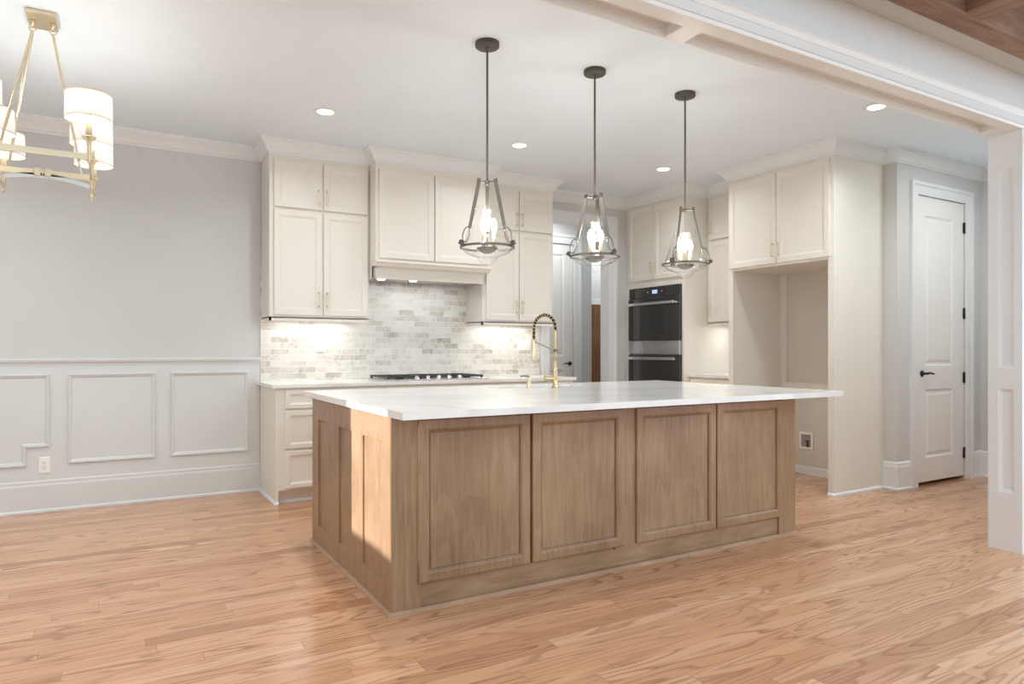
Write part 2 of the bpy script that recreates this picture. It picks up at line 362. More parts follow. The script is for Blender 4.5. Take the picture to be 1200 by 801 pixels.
# wainscot on the back wall's left part
struct('trim_4', MB().box(XL, CORN-.002, YB-.006, YB+.02, .19, 1.09), 'wainscot', 'pale wainscot field below the chair rail')
rail = [(0, 1.062), (.010, 1.062), (.012, 1.078), (.022, 1.086), (.026, 1.098), (.026, 1.106), (.020, 1.112), (0, 1.113)]
struct('trim_5', MB().sweep([(XL, YB), (CORN-.002, YB)], rail), 'wainscot', 'chair rail on the left part of the back wall')
pm = [(0, .0), (.002, .014), (.008, .016), (.012, .010), (.020, .009), (.026, .003), (.030, 0)]
def pxX(px, y=YB): t = (px-600)/800; th = radians(YAW); dx = sin(th)+cos(th)*t; dy = cos(th)-sin(th)*t; return y*dx/dy
def pxY(px, x): t = (px-600)/800; th = radians(YAW); dx = sin(th)+cos(th)*t; dy = cos(th)-sin(th)*t; return x*dy/dx
def pyZ(px, py, y): t = (px-600)/800; th = radians(YAW); return CAMZ+(HOR-py)/800*y/(cos(th)-sin(th)*t)
pz1 = pyZ(130, 437, YB); pz0 = pyZ(130, 539, YB)
p2, p3 = (pxX(79.4), pxX(181.9)), (pxX(200), pxX(290.6))
for k, (a, b) in enumerate((p2, p3)):
    struct('trim_%d' % (6+k), MB().frame3('S', YB-.006, [(a, pz0), (b, pz0), (b, pz1), (a, pz1)], pm), 'wainscot', ('middle' if k == 0 else 'right') + ' picture-frame moulding on the wainscot')
a, b = p2[0]-1.05, pxX(58.4); nx, nz = pxX(31), pyZ(40, 524, YB)
struct('trim_8', MB().frame3('S', YB-.006, [(a, pz0), (nx, pz0), (nx, nz), (b, nz), (b, pz1), (a, pz1)], pm), 'wainscot', 'left picture-frame moulding notched round the outlet')
bs = [(0, 0), (.026, 0), (.026, .012), (.016, .024), (.016, .192), (.012, .205), (.012, .222), (.006, .232), (0, .236)]
struct('baseboard_back', MB().sweep([(XL, YB), (CORN-.002, YB)], bs), 'wainscot', 'tall pale baseboard on the left part of the back wall')
struct('baseboard_hall', MB().sweep([(XR, FY0), (XR, YH), (5.843, YH)], bs), 'trim', 'tall white baseboard left of the hall door')
struct('baseboard_side', MB().sweep([(6.843, YH), (XH, YH), (XH, BY1)], bs), 'trim', 'tall white baseboard right of the hall door')
struct('baseboard_right', MB().sweep([(XR, 4.434), (XR, FY0+.055)], [(0, 0), (.014, 0), (.014, .07), (0, .078)]), 'trim', 'low baseboard inside the refrigerator alcove')
struct('baseboard_left', MB().sweep([(XL, 1.9), (XL, YB)], bs), 'wainscot', 'baseboard on the left wall')
# backsplash
struct('trim_9', MB().box(CORN+.002, 3.824, YB-.010, YB+.01, .914, 1.86), 'tile', 'pale marble brick backsplash')
# cased opening in the back wall
def casing(name, face, plane, a0, a1, ztop, wd_, label, th=.02, left=True, z0=0.0):
    m = MB(); mp = None
    u0, u1 = uvr(face, a0, a1)
    lp = [(u0, z0), (u0-wd_, z0), (u0-wd_, ztop+wd_), (u1+wd_, ztop+wd_), (u1+wd_, z0), (u1, z0), (u1, ztop), (u0, ztop)]
    mpf = FM[face](plane)
    def bar(q, h0, h1):
        vs = [mpf(x, y, h0) for x, y in q]+[mpf(x, y, h1) for x, y in q]; n = len(q)
        m.add(vs, [[i, (i+1) % n, n+(i+1) % n, n+i] for i in range(n)]+[list(range(n, 2*n)), list(range(n))[::-1]])
    def leg(i0, i1, h):   # a mitred three-sided frame between insets i0 < i1 from the opening edge
        bar([(u0-i0, z0), (u0-i0, ztop+i0), (u0-i1, ztop+i1), (u0-i1, z0)], 0, h)
        bar([(u1+i0, z0), (u1+i1, z0), (u1+i1, ztop+i1), (u1+i0, ztop+i0)], 0, h)
        bar([(u0-i0, ztop+i0), (u1+i0, ztop+i0), (u1+i1, ztop+i1), (u0-i1, ztop+i1)], 0, h)
    leg(0, wd_*.14, th*.62); leg(wd_*.14, wd_*.72, th*.75); leg(wd_*.72, wd_, th*1.25)
    return struct(name, m, 'trim', label)
casing('trim_10', 'S', YB, 3.95, 4.737, 2.54, .108, 'white casing of the opening in the back wall')
struct('trim_11', MB().box(3.93, 3.951, YB-.002, YB+.142, 0, 2.54).box(4.736, 4.757, YB-.002, YB+.142, 0, 2.54).box(3.93, 4.757, YB-.002, YB+.142, 2.539, 2.56), 'trim', 'white jamb lining of the opening in the back wall')
casing('trim_12', 'S', PY, 4.30, 5.075, 2.515, .115, 'white casing of the passage door')
casing('trim_13', 'S', YH, hd[0], hd[1], hd[2], .108, 'white casing of the hall door')

# doors -------------------------------------------------
def lever(parent, face, plane, u, z, d):
    m = MB(); mp = FM[face](plane)
    m.lathe([(0, 0), (.026, 0), (.028, .006), (.020, .012), (.010, .014), (.010, .045), (0, .045)], 20, (0, 0, 0), 'y')
    m.tube([(0, .04, 0), (d*.02, .045, .002), (d*.05, .044, .006), (d*.085, .042, 0), (d*.115, .042, -.004)], [.010, .010, .008, .008, .007], 10)
    m.v = [mp(u+x, z+zz, y) for x, y, zz in m.v]
    return m.build('lever_handle', 'black', parent)
def hinge(parent, face, plane, u, z):
    m = MB(); mp = FM[face](plane)
    m.lathe([(0, -.05), (.008, -.05), (.008, .05), (0, .05)], 12); m.box(-.02, .02, -.004, .002, -.045, .045)
    m.v = [mp(u+x, z+zz, y+.006) for x, y, zz in m.v]
    return m.build('hinge', 'black', parent)
DP = [(0, 0), (.006, -.004), (.014, -.010), (.030, -.010), (.048, -.004), (.052, -.003)]
def panel_door(name, face, plane, x0, x1, z0, z1, up, lo, label):
    m = MB().slab(face, plane, x0, x1, z0, z1, .04, [(up[0], up[1], up[2], up[3]), (lo[0], lo[1], lo[2], lo[3])], DP)
    return struct(name, m, 'door', label)
d1 = panel_door('door_1', 'S', YH+.05, hd[0]+.004, hd[1]-.004, .028, hd[2]-.004, (6.10, 6.545, 1.035, 2.345), (6.10, 6.545, .235, .83), 'white two-panel hall door with black hinges')
lever(d1, 'S', YH+.01, 6.045, .97, 1)
for z in (2.288, 1.508, .922, .236): hinge(d1, 'S', YH+.01, hd[1]-.004, z)
d2 = panel_door('door_2', 'S', PY+.05, 4.304, 5.071, .015, 2.51, (4.44, 4.935, 1.10, 2.38), (4.44, 4.935, .25, .92), 'white panel door in the passage behind the back wall')
lever(d2, 'S', PY+.01, 5.02, 1.0, -1)
struct('trim_14', MB().box(5.36, 6.3, 8.07, 8.1, 1.84, 1.90), 'trim', 'white cap rail over the wood planks')
pk = MB()
for k in range(12):
    a = 5.30+k*.132; pk.box(a, a+.129, 8.075, 8.1, 0, 1.84, .002)
struct('trim_15', pk, 'plank', 'brown wood plank wainscot in the far room')

# great-room coffered ceiling (only a corner is seen)
GZ = 2.757
struct('trim_16', MB().box(-4, 8, .75, BY0+.001, 2.93, 3.03), 'coffer', 'dark wood ceiling field of the front room')
struct('trim_17', MB().box(-4, 8, 1.733, BY0, GZ, 3.05), 'wall', 'plaster border between beam and wood ceiling, its shade put into grey paint')  # darker wall grey stands in for shade on this underside
struct('trim_18', MB().box(-4, 8, 1.62, 1.735, GZ-.07, 2.94, .004), 'coffer', 'wood ceiling beam running beside the plaster border')
struct('trim_19', MB().box(3.30, 3.45, .75, 1.622, GZ-.069, 2.94, .004), 'coffery', 'wood cross beam of the coffered ceiling')

# ------------------------------------------------------------------ cabinets
CD = [(0, 0), (0, .018), (.002, .020), (.046, .020), (.050, .0165), (.056, .015), (.060, .011), (.066, .0105)]
DRW = [(0, 0), (0, .018), (.002, .020), (.030, .020), (.034, .0165), (.040, .015), (.044, .011)]
def pull(parent, face, plane, u, z, off, ln=.13):
    """vertical bar pull"""
    m = MB(); mp = FM[face](plane); h = ln/2
    m.tube([(0, .026, -h), (0, .031, -h*.5), (0, .033, 0), (0, .031, h*.5), (0, .026, h)], [.0055, .0045, .004, .0045, .0055], 10)
    for s in (-1, 1): m.tube([(0, 0, s*h*.82), (0, .006, s*h*.82), (0, .029, s*h*.82)], [.008, .005, .0045], 10)
    m.v = [mp(u+x, z+zz, y) for x, y, zz in m.v]
    return m.build('handle', 'pullgold', parent, off)
def cdoor(parent, face, plane, a0, a1, z0, z1, off, mat='cab', hand=None, hz=None, prof=CD):
    """door with its bar pull; hand: world coordinate along the face, hz: height"""
    u0, u1 = uvr(face, a0, a1)
    d = MB().loops(face, plane, u0, u1, z0, z1, prof).build('door', mat, parent, off)
    if hand is not None: pull(d, face, plane-.02 if face in 'SW' else plane+.02, -hand if face in 'NW' else hand, hz, off)
    return d

def wall_cab(label, x0, x1, d1, d2, name='wall_cabinet', z0=1.42, top=ZC-.10):
    L = (x0, YB, z0)
    t = thing(name, label, 'cabinet', L, 'tall wall cabinets beside the range hood')
    b = MB().box(x0, x1, AF, YB-.011, z0+.012, top).box(x0, x1, AF, AF+.018, z0-.012, z0+.02).box(x0, x0+.016, AF, YB-.011, z0-.012, z0+.02)
    b.build('body', 'cab', t, L)
    for (a, c), s in ((d1, 1), (d2, -1)):
        hx = c-.028 if s == 1 else a+.028
        cdoor(t, 'S', AF, a, c, 1.457, 2.302, L, hand=hx, hz=1.585)
        cdoor(t, 'S', AF, a, c, 2.322, 2.700, L, hand=hx, hz=2.425)
    return t
wall_cab('cream four-door wall cabinet left of the range hood, beside the bare grey wall', AX0, AX1, (1.101, 1.482), (1.494, 1.868))
wall_cab('cream four-door wall cabinet right of the range hood, beside the cased opening', BX0, BX1, (3.013, 3.366), (3.374, 3.752))

# hood cabinet
L = (HX0, YB, 1.78)
t = thing('hood_cabinet', 'deeper cream two-door cabinet over the cooktop, hiding the range hood', 'cabinet', L)
MB().box(HX0, HX1, HF, YB-.011, 1.935, ZC-.10).build('body', 'cab', t, L)
cdoor(t, 'S', HF, 1.917, 2.412, 1.945, 2.690, L); cdoor(t, 'S', HF, 2.422, 2.945, 1.945, 2.690, L)
lg = [(HF, 1.935), (HF-.022, 1.930), (HF-.022, 1.912), (HF-.012, 1.905), (HF-.004, 1.888), (HF, 1.880), (HF+.02, 1.878), (HF+.02, 1.935)]
MB().prism([(y, z) for y, z in lg], 'x', HX0-.004, HX1+.004).build('ledge_moulding', 'cab', t, L)
vp = [(HF+.03, 1.88), (HF+.055, 1.865), (HF+.060, 1.800), (HF+.068, 1.78)]
va = MB().prism(vp+[(HF+.09, 1.78), (HF+.09, 1.88)], 'x', HX0, HX1)
for a, b in ((HX0, HX0+.02), (HX1-.02, HX1)): va.prism(vp+[(YB-.011, 1.78), (YB-.011, 1.936), (HF+.03, 1.936)], 'x', a, b)
va.build('valance', 'cab', t, L)
L = (2.43, YB, 1.79)
t = thing('range_hood', 'stainless range hood insert with small lamps under the cream valance', 'range hood', L)
MB().box(HX0+.022, HX1-.022, HF+.095, YB-.012, 1.792, 1.86).build('liner', 'steel', t, L)
for x in (2.02, 2.32):
    MB().lathe([(0, -.004), (.030, -.004), (.034, 0), (.034, .003)], 20, (x, HF+.24, 1.791)).build('lamp', 'canglow', t, L)
area_light('hood_light', (0, -.25, -.01), .7, .2, 1.2, parent=t)

# base cabinets along the back wall
BF = 5.355
def base_cab(label, x0, x1, rows, end=False):
    L = (x0, YB, 0); t = thing('base_cabinet', label, 'cabinet', L, 'base cabinets along the back wall')
    b = MB().box(x0, x1, BF, YB-.011, .105, .884).box(x0, x1, BF+.07, YB-.011, 0, .105)
    if end: b.prism([(BF, .0), (BF+.07, 0), (BF+.07, .105), (BF, .105)], 'x', CORN, CORN+.02)
    b.build('body', 'cabbase', t, L)
    for (a, c, z0, z1) in rows:
        MB().loops('S', BF, a, c, z0, z1, DRW).build('drawer', 'cabbase', t, L)
    sh = MB().sweep([(x0+(.02 if end else 0), BF+.07), (x1, BF+.07)], [(0, 0), (.014, 0), (.012, .012), (.0, .022)])
    if end: sh.sweep([(CORN, YB-.03), (CORN, BF), (CORN+.02, BF)], [(0, 0), (.014, 0), (.013, .014), (0, .026)])
    sh.build('shoe_moulding', 'trim', t, L)
    return t
base_cab('cream three-drawer base cabinet at the left end of the back counter', CORN, 1.90, [(1.125, 1.87, .728, .868), (1.125, 1.87, .424, .706), (1.125, 1.87, .122, .403)], True)
base_cab('cream base cabinet under the gas cooktop, behind the island', 1.902, 2.95, [(1.93, 2.925, .728, .868), (1.93, 2.925, .424, .706), (1.93, 2.925, .122, .403)])
base_cab('cream base cabinet at the right end of the back counter, behind the faucet', 2.952, 3.80, [(2.98, 3.775, .728, .868), (2.98, 3.36, .122, .706), (3.375, 3.775, .122, .706)])
def tag(o, label, cat, group=None):
    o['label'] = label; o['category'] = cat
    if group: o['group'] = group
    return o
tag(MB().box(CORN-.028, 3.822, BF-.028, YB-.011, .884, .914, .003).build('countertop', 'quartz'), 'white quartz worktop along the tiled back wall, carrying the gas cooktop', 'countertop')

# gas cooktop
L = (2.43, 5.63, .914)
t = thing('gas_cooktop', 'stainless gas cooktop with black grates on the back counter', 'cooktop', L)
x0, x1, y0, y1 = 1.955, 2.905, 5.385, 5.905
MB().box(x0, x1, y0, y1, .9145, .926, .004).build('tray', 'steel', t, L)
for k in range(3):
    a = x0+.02+k*(x1-x0-.04)/3; b = a+(x1-x0-.04)/3-.006; c0 = y0+.075; c1 = y1-.012
    if k == 1: c0 = y0+.10
    gm = MB(); zt = .952
    for yy in (c0, c1): gm.box(a, b, yy-.007, yy+.007, zt-.014, zt)
    for xx in (a+.007, b-.007): gm.box(xx-.007, xx+.007, c0, c1, zt-.014, zt)
    for q in range(1, 6): xx = a+(b-a)*q/6; gm.box(xx-.005, xx+.005, c0, c1, zt-.012, zt)
    gm.box(a, b, (c0+c1)/2-.006, (c0+c1)/2+.006, zt-.012, zt)
    for xx in (a+.01, b-.01):
        for yy in (c0+.005, c1-.005): gm.box(xx-.008, xx+.008, yy-.008, yy+.008, .926, zt)
    gm.build('grate', 'iron', t, L)
for xx, yy, r in ((2.11, 5.53, .04), (2.11, 5.79, .034), (2.43, 5.68, .052), (2.75, 5.53, .034), (2.75, 5.79, .04)):
    MB().lathe([(r, 0), (r, .008), (r*.8, .010), (r*.8, .016), (0, .018)], 20, (xx, yy, .926)).build('burner', 'iron', t, L)
for k in range(5):
    MB().lathe([(.020, 0), (.020, .006), (.017, .008), (.015, .028), (0, .029)], 18, (2.23+k*.10, y0+.042, .926)).build('knob', 'chrome', t, L)

# ------------------------------------------------------------------ island
IX0, IX1, IY0, IY1 = 1.056, 3.775, 2.877, 4.25
L = (2.42, 3.56, 0)
t = thing('kitchen_island', 'long brown stained wood island with framed panels, under a white quartz top', 'kitchen island', L)
MB().box(IX0+.022, IX1-.022, IY0+.002, 3.97, .0, .883).box(IX0+.022, 2.21, 3.97, IY1, 0, .883).box(3.01, IX1-.022, 3.99, IY1, 0, .883).box(2.21, 3.01, 3.97, IY1, 0, .66).box(2.21, 3.01, IY1-.004, IY1, .66, .883).build('body', 'islandx', t, L)
ESP = [(0, 0), (.0015, -.003), (.0015, -.010), (.004, -.012)]
eu = uvr('W', IY0-.010, IY1)
ep = [(-b, -a, .126, .760) for a, b in ((2.998, 3.271), (3.449, 3.685), (3.867, 4.116))]
MB().slab('W', IX0+.022, eu[0], eu[1], .0, .884, .022, ep, ESP).build('end_panel', 'island', t, L)
MB().slab('E', IX1-.022, IY0-.010, IY1, .0, .884, .022, [(a, b, .126, .76) for a, b in ((2.998, 3.271), (3.449, 3.685), (3.867, 4.116))], ESP).build('end_panel', 'island', t, L)
for a, b, c, d in ((IX0+.022, 1.196, .010, 0), (3.62, IX1-.022, .010, 0), (2.31, 2.50, .006, .11)): MB().box(a, b, IY0-c, IY0+.0015, d, .883).build('stile', 'island', t, L)
IDR = [(0, 0), (0, .016), (.003, .020), (.040, .023), (.046, .021), (.050, .0165), (.053, .0150), (.055, .004), (.060, .003), (.061, .007)]
for a, b in ((1.182, 1.770), (1.785, 2.364), (2.451, 3.052), (3.063, 3.645)):
    MB().loops('S', IY0-.002, a, b, .128, .861, IDR).build('panel', 'island', t, L)
MB().sweep([(IX0, IY1), (IX0, IY0-.010), (IX1, IY0-.010), (IX1, IY1)], [(0, 0), (.015, 0), (.013, .010), (.007, .017), (0, .019)]).build('shoe_moulding', 'shoe', t, L)
for a, b in ((1.10, 1.95), (1.97, 3.16), (3.18, 3.74)):     # working side
    MB().loops('N', IY1, -b, -a, .12, .86, CD).build('door', 'island', t, L)
# island worktop with sink cut-out
kx0, kx1, ky0, ky1 = 2.24, 2.98, 4.00, 4.232
TX0, TX1, TYf, TYb = 1.036, 3.995, 2.678, 4.41
m = MB()
zt0, zt1 = .884, .916
for a, b, c, d in ((TX0, TX1, TYf, ky0), (TX0, TX1, ky1, TYb), (TX0, kx0, ky0, ky1), (kx1, TX1, ky0, ky1)): m.box(a, b, c, d, zt0, zt1)
o = tag(m.build('countertop', 'quartz'), 'white quartz island worktop with a sink cut into it', 'countertop')
L = ((kx0+kx1)/2, 4.155, .70)
t = thing('sink', 'undermount sink in the island worktop behind the gold faucet', 'sink', L)
w_ = .012
m = MB().box(kx0-w_, kx1+w_, ky0-w_, ky1+w_, .68, .69)
for a, b, c, d in ((kx0-w_, kx0, ky0-w_, ky1+w_), (kx1, kx1+w_, ky0-w_, ky1+w_), (kx0, kx1, ky0-w_, ky0), (kx0, kx1, ky1, ky1+w_)): m.box(a, b, c, d, .69, .883)
m.build('basin', 'white_plastic', t, L)
MB().lathe([(.0, .004), (.035, .004), (.042, 0)], 20, (2.63, 4.16, .690)).build('drain', 'steel', t, L)
# faucet
FXp, FYp = 2.652, 3.95
L = (FXp, FYp, .916)
t = thing('faucet', 'tall gold spring-neck pull-down faucet on the island worktop', 'faucet', L)
MB().lathe([(0, 0), (.028, 0), (.028, .006), (.020, .010), (.020, .10), (.017, .105), (.017, .13), (.0125, .135), (.0125, .20), (0, .20)], 24).build('base', 'gold', t)
MB().lathe([(0, .19), (.0120, .19), (.0120, .385), (.011, .39), (0, .39)], 20).build('column', 'gold', t)
R = .140
arc = [(0, R-R*cos(a), .39+.02+R*sin(a)*.70) for a in [pi*i/24 for i in range(25)]]
hose = [(0, 0, .385), (0, 0, .40)]+arc+[(0, 2*R, .38), (0, 2*R, .33)]
MB().tube(hose, .0095, 10).build('hose', 'black', t)
spr = MB()
turns = 17; pts = []
import bisect
HP = [Vector(p) for p in hose]; cum = [0]
for a, b in zip(HP, HP[1:]): cum.append(cum[-1]+(b-a).length)
def at(s):
    i = min(max(bisect.bisect_right(cum, s)-1, 0), len(HP)-2); q = (s-cum[i])/max(cum[i+1]-cum[i], 1e-6)
    return HP[i].lerp(HP[i+1], q), (HP[i+1]-HP[i]).normalized()
NS = turns*12
for k in range(NS+1):
    p, d = at(cum[-1]*k/NS); sx = Vector((1, 0, 0)); sy = sx.cross(d).normalized(); a = 2*pi*k/12
    pts.append(p+sx*.0125*cos(a)+sy*.0125*sin(a))
spr.tube(pts, .0030, 6).build('spring', 'gold', t)
MB().lathe([(0, .185), (.026, .185), (.027, .190), (.025, .200), (.0165, .206), (.0165, .325), (.013, .335), (0, .336)], 22, (0, 2*R, 0)).build('spray_head', 'champ', t)
MB().tube([(0, .012, .255), (0, 2*R-.012, .318)], .0035, 8).lathe([(.0155, .245), (.0165, .247), (.0165, .262), (.0155, .264)], 18, cap=False).build('docking_arm', 'nickel', t)
hb = MB().tube([(-.015, .004, .062), (-.075, .02, .062)], .017, 16)
hb.tube([(-.066, .018, .062), (-.075, .022, .14)], .0045, 8).build('lever', 'gold', t)
L = (2.452, 3.975, .916)
t = thing('soap_dispenser', 'small nickel soap dispenser beside the sink on the island', 'soap dispenser', L)
MB().lathe([(0, 0), (.020, 0), (.020, .004), (.016, .007), (.016, .062), (.012, .068), (0, .069)], 20).build('body', 'champ', t)
MB().tube([(0, 0, .066), (0, .004, .078), (-.02, .03, .082), (-.035, .055, .076)], [.008, .008, .006, .005], 10).build('spout', 'nickel', t)

# ------------------------------------------------------------------ oven tower on the right wall
L = (TX, TY0, 0)
t = thing('oven_cabinet', 'tall cream cabinet housing the double oven, next to the grey back wall', 'cabinet', L)
oy0, oy1, oz0, oz1 = 5.125, 5.93, .50, 1.850
b = MB().box(TX, XR-.001, TY0, oy0, 0, ZC-.10).box(TX, XR-.001, oy1, TY1, 0, ZC-.10).box(TX+.02, XR-.001, oy0, oy1, oz1, ZC-.1).box(TX+.02, XR-.001, oy0, oy1, .10, oz0).box(TX+.6, XR-.001, oy0, oy1, oz0, oz1)
b.box(TX, TX+.02, oy0, oy1, oz1, 1.925).box(TX, TX+.02, oy0, oy1, 2.69, ZC-.10).box(TX, TX+.02, oy0, oy1, .1, .15).box(TX+.06, XR-.001, oy0, oy1, 0, .1)
b.box(TX+.002, TX+.02, TY1, YB-.001, 0, ZC-.1)
b.build('body', 'cab', t, L)
ym = (oy0+oy1)/2
cdoor(t, 'W', TX, ym+.004, oy1+.012, 1.925, 2.72, L, hand=ym+.034, hz=2.05)
cdoor(t, 'W', TX, oy0-.012, ym-.004, 1.925, 2.72, L, hand=ym-.034, hz=2.05)
MB().loops('W', TX, -oy1, -oy0, .16, .47, DRW).build('drawer', 'cab', t, L)
L = (TX, ym, oz0)
t = thing('double_wall_oven', 'black glass and stainless double wall oven in the tall cream cabinet', 'oven', L)
MB().box(TX+.0, TX+.58, oy0+.003, oy1-.003, oz0+.003, oz1-.003).build('housing', 'steeld', t, L)
A0, A1 = -oy1+.006, -oy0-.006
cpn = MB().loops('W', TX, A0, A1, 1.735, 1.845, [(0, 0), (0, .018), (.003, .021)]).build('control_panel', 'ovglass', t, L)
MB().loops('W', TX-.021, -ym-.02+.0, -ym+.06, 1.772, 1.812, [(0, 0), (0, .001)]).build('display', 'display', cpn, L)
for q in (-.09, .13): MB().loops('W', TX-.021, -ym+q-.006, -ym+q+.006, 1.787, 1.797, [(0, 0), (0, .0008)]).build('button', 'display', cpn, L)
def oven_door(z0, z1, zh, band=False):
    d = MB().loops('W', TX, A0, A1, z0, z1, [(0, 0), (0, .030), (.003, .033)]).build('oven_door', 'ovglass', t, L)
    m = MB(); u0, u1 = A0+.03, A1-.03; mp = FM['W'](TX-.033)
    m.box(0, u1-u0, .035, .052, -.015, .015, .004)
    for a in (.03, u1-u0-.03): m.box(a-.012, a+.012, 0, .036, -.010, .010)
    m.v = [mp(u0+x, zh+z, y) for x, y, z in m.v]
    m.build('handle', 'chrome', d, L)
oven_door(1.275, 1.730, 1.665)
MB().loops('W', TX, A0, A1, 1.128, 1.270, [(0, 0), (0, .028), (.003, .031)]).build('vent_band', 'steel', t, L)
oven_door(.56, 1.122, 1.082)
MB().loops('W', TX, A0, A1, .506, .555, [(0, 0), (0, .020), (.003, .022)]).build('bottom_trim', 'steel', t, L)
# small counter section between ovens and refrigerator alcove
L = (SX, FY1, 1.44)
t = thing('narrow_wall_cabinet', 'narrow cream wall cabinet between the ovens and the refrigerator alcove', 'cabinet', L)
MB().box(SX, XR-.001, FY1+.002, TY0-.002, 1.448, ZC-.10).box(SX, SX+.018, FY1+.002, TY0-.002, 1.43, 1.455).build('body', 'cab', t, L)
for a, b, hy in ((FY1+.02, 4.785, None), (4.793, TY0-.03, 1)):
    cdoor(t, 'W', SX, a, b, 1.465, 2.285, L, hand=(b-.03) if hy else None, hz=1.59)
    cdoor(t, 'W', SX, a, b, 2.305, 2.72, L, hand=(b-.03) if hy else None, hz=2.43)
L = (5.08, FY1, 0)
t = thing('base_cabinet', 'cream base cabinet right of the double oven, beside the refrigerator alcove', 'cabinet', L)
MB().box(5.08, XR-.001, FY1+.002, TY0-.002, .105, .899).box(5.15, XR-.001, FY1+.002, TY0-.002, 0, .105).build('body', 'cabbase', t, L)
MB().loops('W', 5.08, -(TY0-.02), -(FY1+.02), .74, .88, DRW).build('drawer', 'cabbase', t, L)
for a, b in ((FY1+.02, 4.80), (4.806, TY0-.02)): cdoor(t, 'W', 5.08, a, b, .125, .72, L, mat='cabbase')
tag(MB().box(5.05, XR-.001, FY1+.002, TY0-.002, .8995, .93, .002).build('countertop', 'quartz'), 'short white worktop between the double oven and the refrigerator alcove', 'countertop')

# refrigerator surround
L = (FX, FY0, 0)
t = thing('refrigerator_cabinet', 'tall cream surround with two upper doors over the empty refrigerator alcove', 'cabinet', L)
MB().box(FX, XR-.001, FY0, FY0+.05, 0, ZC-.10).build('side_panel', 'cab', t, L)
MB().box(FX, XR-.001, FY1-.05, FY1, 0, ZC-.10).build('side_panel', 'cab', t, L)
MB().box(FX, XR-.001, FY0+.05, FY1-.05, 1.905, ZC-.10).build('upper_box', 'cab', t, L)
ym = pxY(909, FX-.02)
cdoor(t, 'W', FX, ym+.003, FY1-.022, 1.927, 2.715, L, hand=ym+.03, hz=2.045)
cdoor(t, 'W', FX, FY0+.030, ym-.003, 1.927, 2.715, L, hand=ym-.03, hz=2.045)
MB().sweep([(FX, FY0+.05), (FX, FY0), (XR-.03, FY0)], [(0, 0), (.014, 0), (.013, .014), (0, .026)]).build('shoe_moulding', 'trim', t, L)
struct('trim_20', MB().box(XR-.004, XR+.01, FY0+.05, FY1-.05, .0, 1.905), 'alcove', 'taupe back of the refrigerator alcove')
struct('trim_21', MB().box(XR-.022, XR-.003, FY1-.125, FY1-.051, .862, 1.904).box(XR-.022, XR-.003, FY0+.051, FY1-.051, .80, .862), 'cab', 'cream battens at the back of the refrigerator alcove')

# ------------------------------------------------------------------ plates on walls
def outlet(label, face, plane, a, z, gang=1, kind='outlet', wdt=.072, ht=.116):
    mp = FM[face](plane); u = -a if face in 'NW' else a
    org = mp(u, z, 0)
    name = 'outlet' if kind == 'outlet' else 'light_switch'
    t = thing(name, label, 'outlet' if kind == 'outlet' else 'switch', org)
    hw = wdt/2+(gang-1)*.023
    pl = MB().loops(face, plane, u-hw, u+hw, z-ht/2, z+ht/2, [(0, 0), (0, .003), (.003, .006)]).build('plate', 'white_plastic', t, org)
    for k in range(gang):
        c = u+(k-(gang-1)/2)*.046
        if kind == 'outlet':
            r = MB().loops(face, plane, c-.017, c+.017, z-.034, z+.034, [(0, .004), (0, .007), (.001, .008)]).build('socket', 'white_plastic', t, org)
            sl_ = MB()
            for zz in (-.017, .017):
                for q in (-.006, .006): sl_.loops(face, plane, c+q-.0012, c+q+.0012, z+zz-.005, z+zz+.005, [(0, .0075), (0, .0085)])
                sl_.loops(face, plane, c-.002, c+.002, z+zz-.013, z+zz-.009, [(0, .0075), (0, .0085)])
            sl_.build('slots', 'dark', r, org)
        else:
            MB().loops(face, plane, c-.0165, c+.0165, z-.033, z+.033, [(0, .004), (0, .007), (.002, .0095)]).build('rocker', 'white_plastic', t, org)
    return t
ox = pxX(52, YB); oz = pyZ(52, 544.5, YB)
outlet('white duplex outlet low on the grey wainscot at the left', 'S', YB-.006, ox, oz)
outlet('white outlet on the marble tile under the left wall cabinet', 'S', YB-.010, pxX(375, YB), pyZ(375, 404.5, YB))
outlet('white outlet on the marble tile under the right wall cabinet', 'S', YB-.010, pxX(576, YB), pyZ(576, 403, YB))
outlet('wide white three-rocker switch plate on the tile behind the faucet', 'S', YB-.010, pxX(613, YB), pyZ(613, 404, YB), 3, 'switch')
# water box in the alcove
org = (XR-.004, 4.17, .317)
t = thing('water_box', 'white recessed water supply box low in the refrigerator alcove', 'water supply box', org)
y0, y1, z0, z1 = 4.095, 4.245, .237, .397
f = MB().frame3('W', XR-.005, [(-y1, z0), (-y0, z0), (-y0, z1), (-y1, z1)], [(0, 0), (.001, .011), (.003, .013), (.021, .013), (.022, .011), (.022, 0)])
f.build('frame', 'white_plastic', t, org)
MB().box(XR-.0095, XR-.005, y0+.02, y1-.02, z0+.02, z1-.02).build('recess', 'grey_plastic', t, org)
MB().lathe([(0, -.03), (.010, -.03), (.010, .0), (.006, .004), (.006, .02), (0, .02)], 12, (XR-.016, 4.155, .29)).tube([(XR-.02, 4.135, .315), (XR-.02, 4.175, .315)], .006, 8).build('valve', 'dark', t, org)

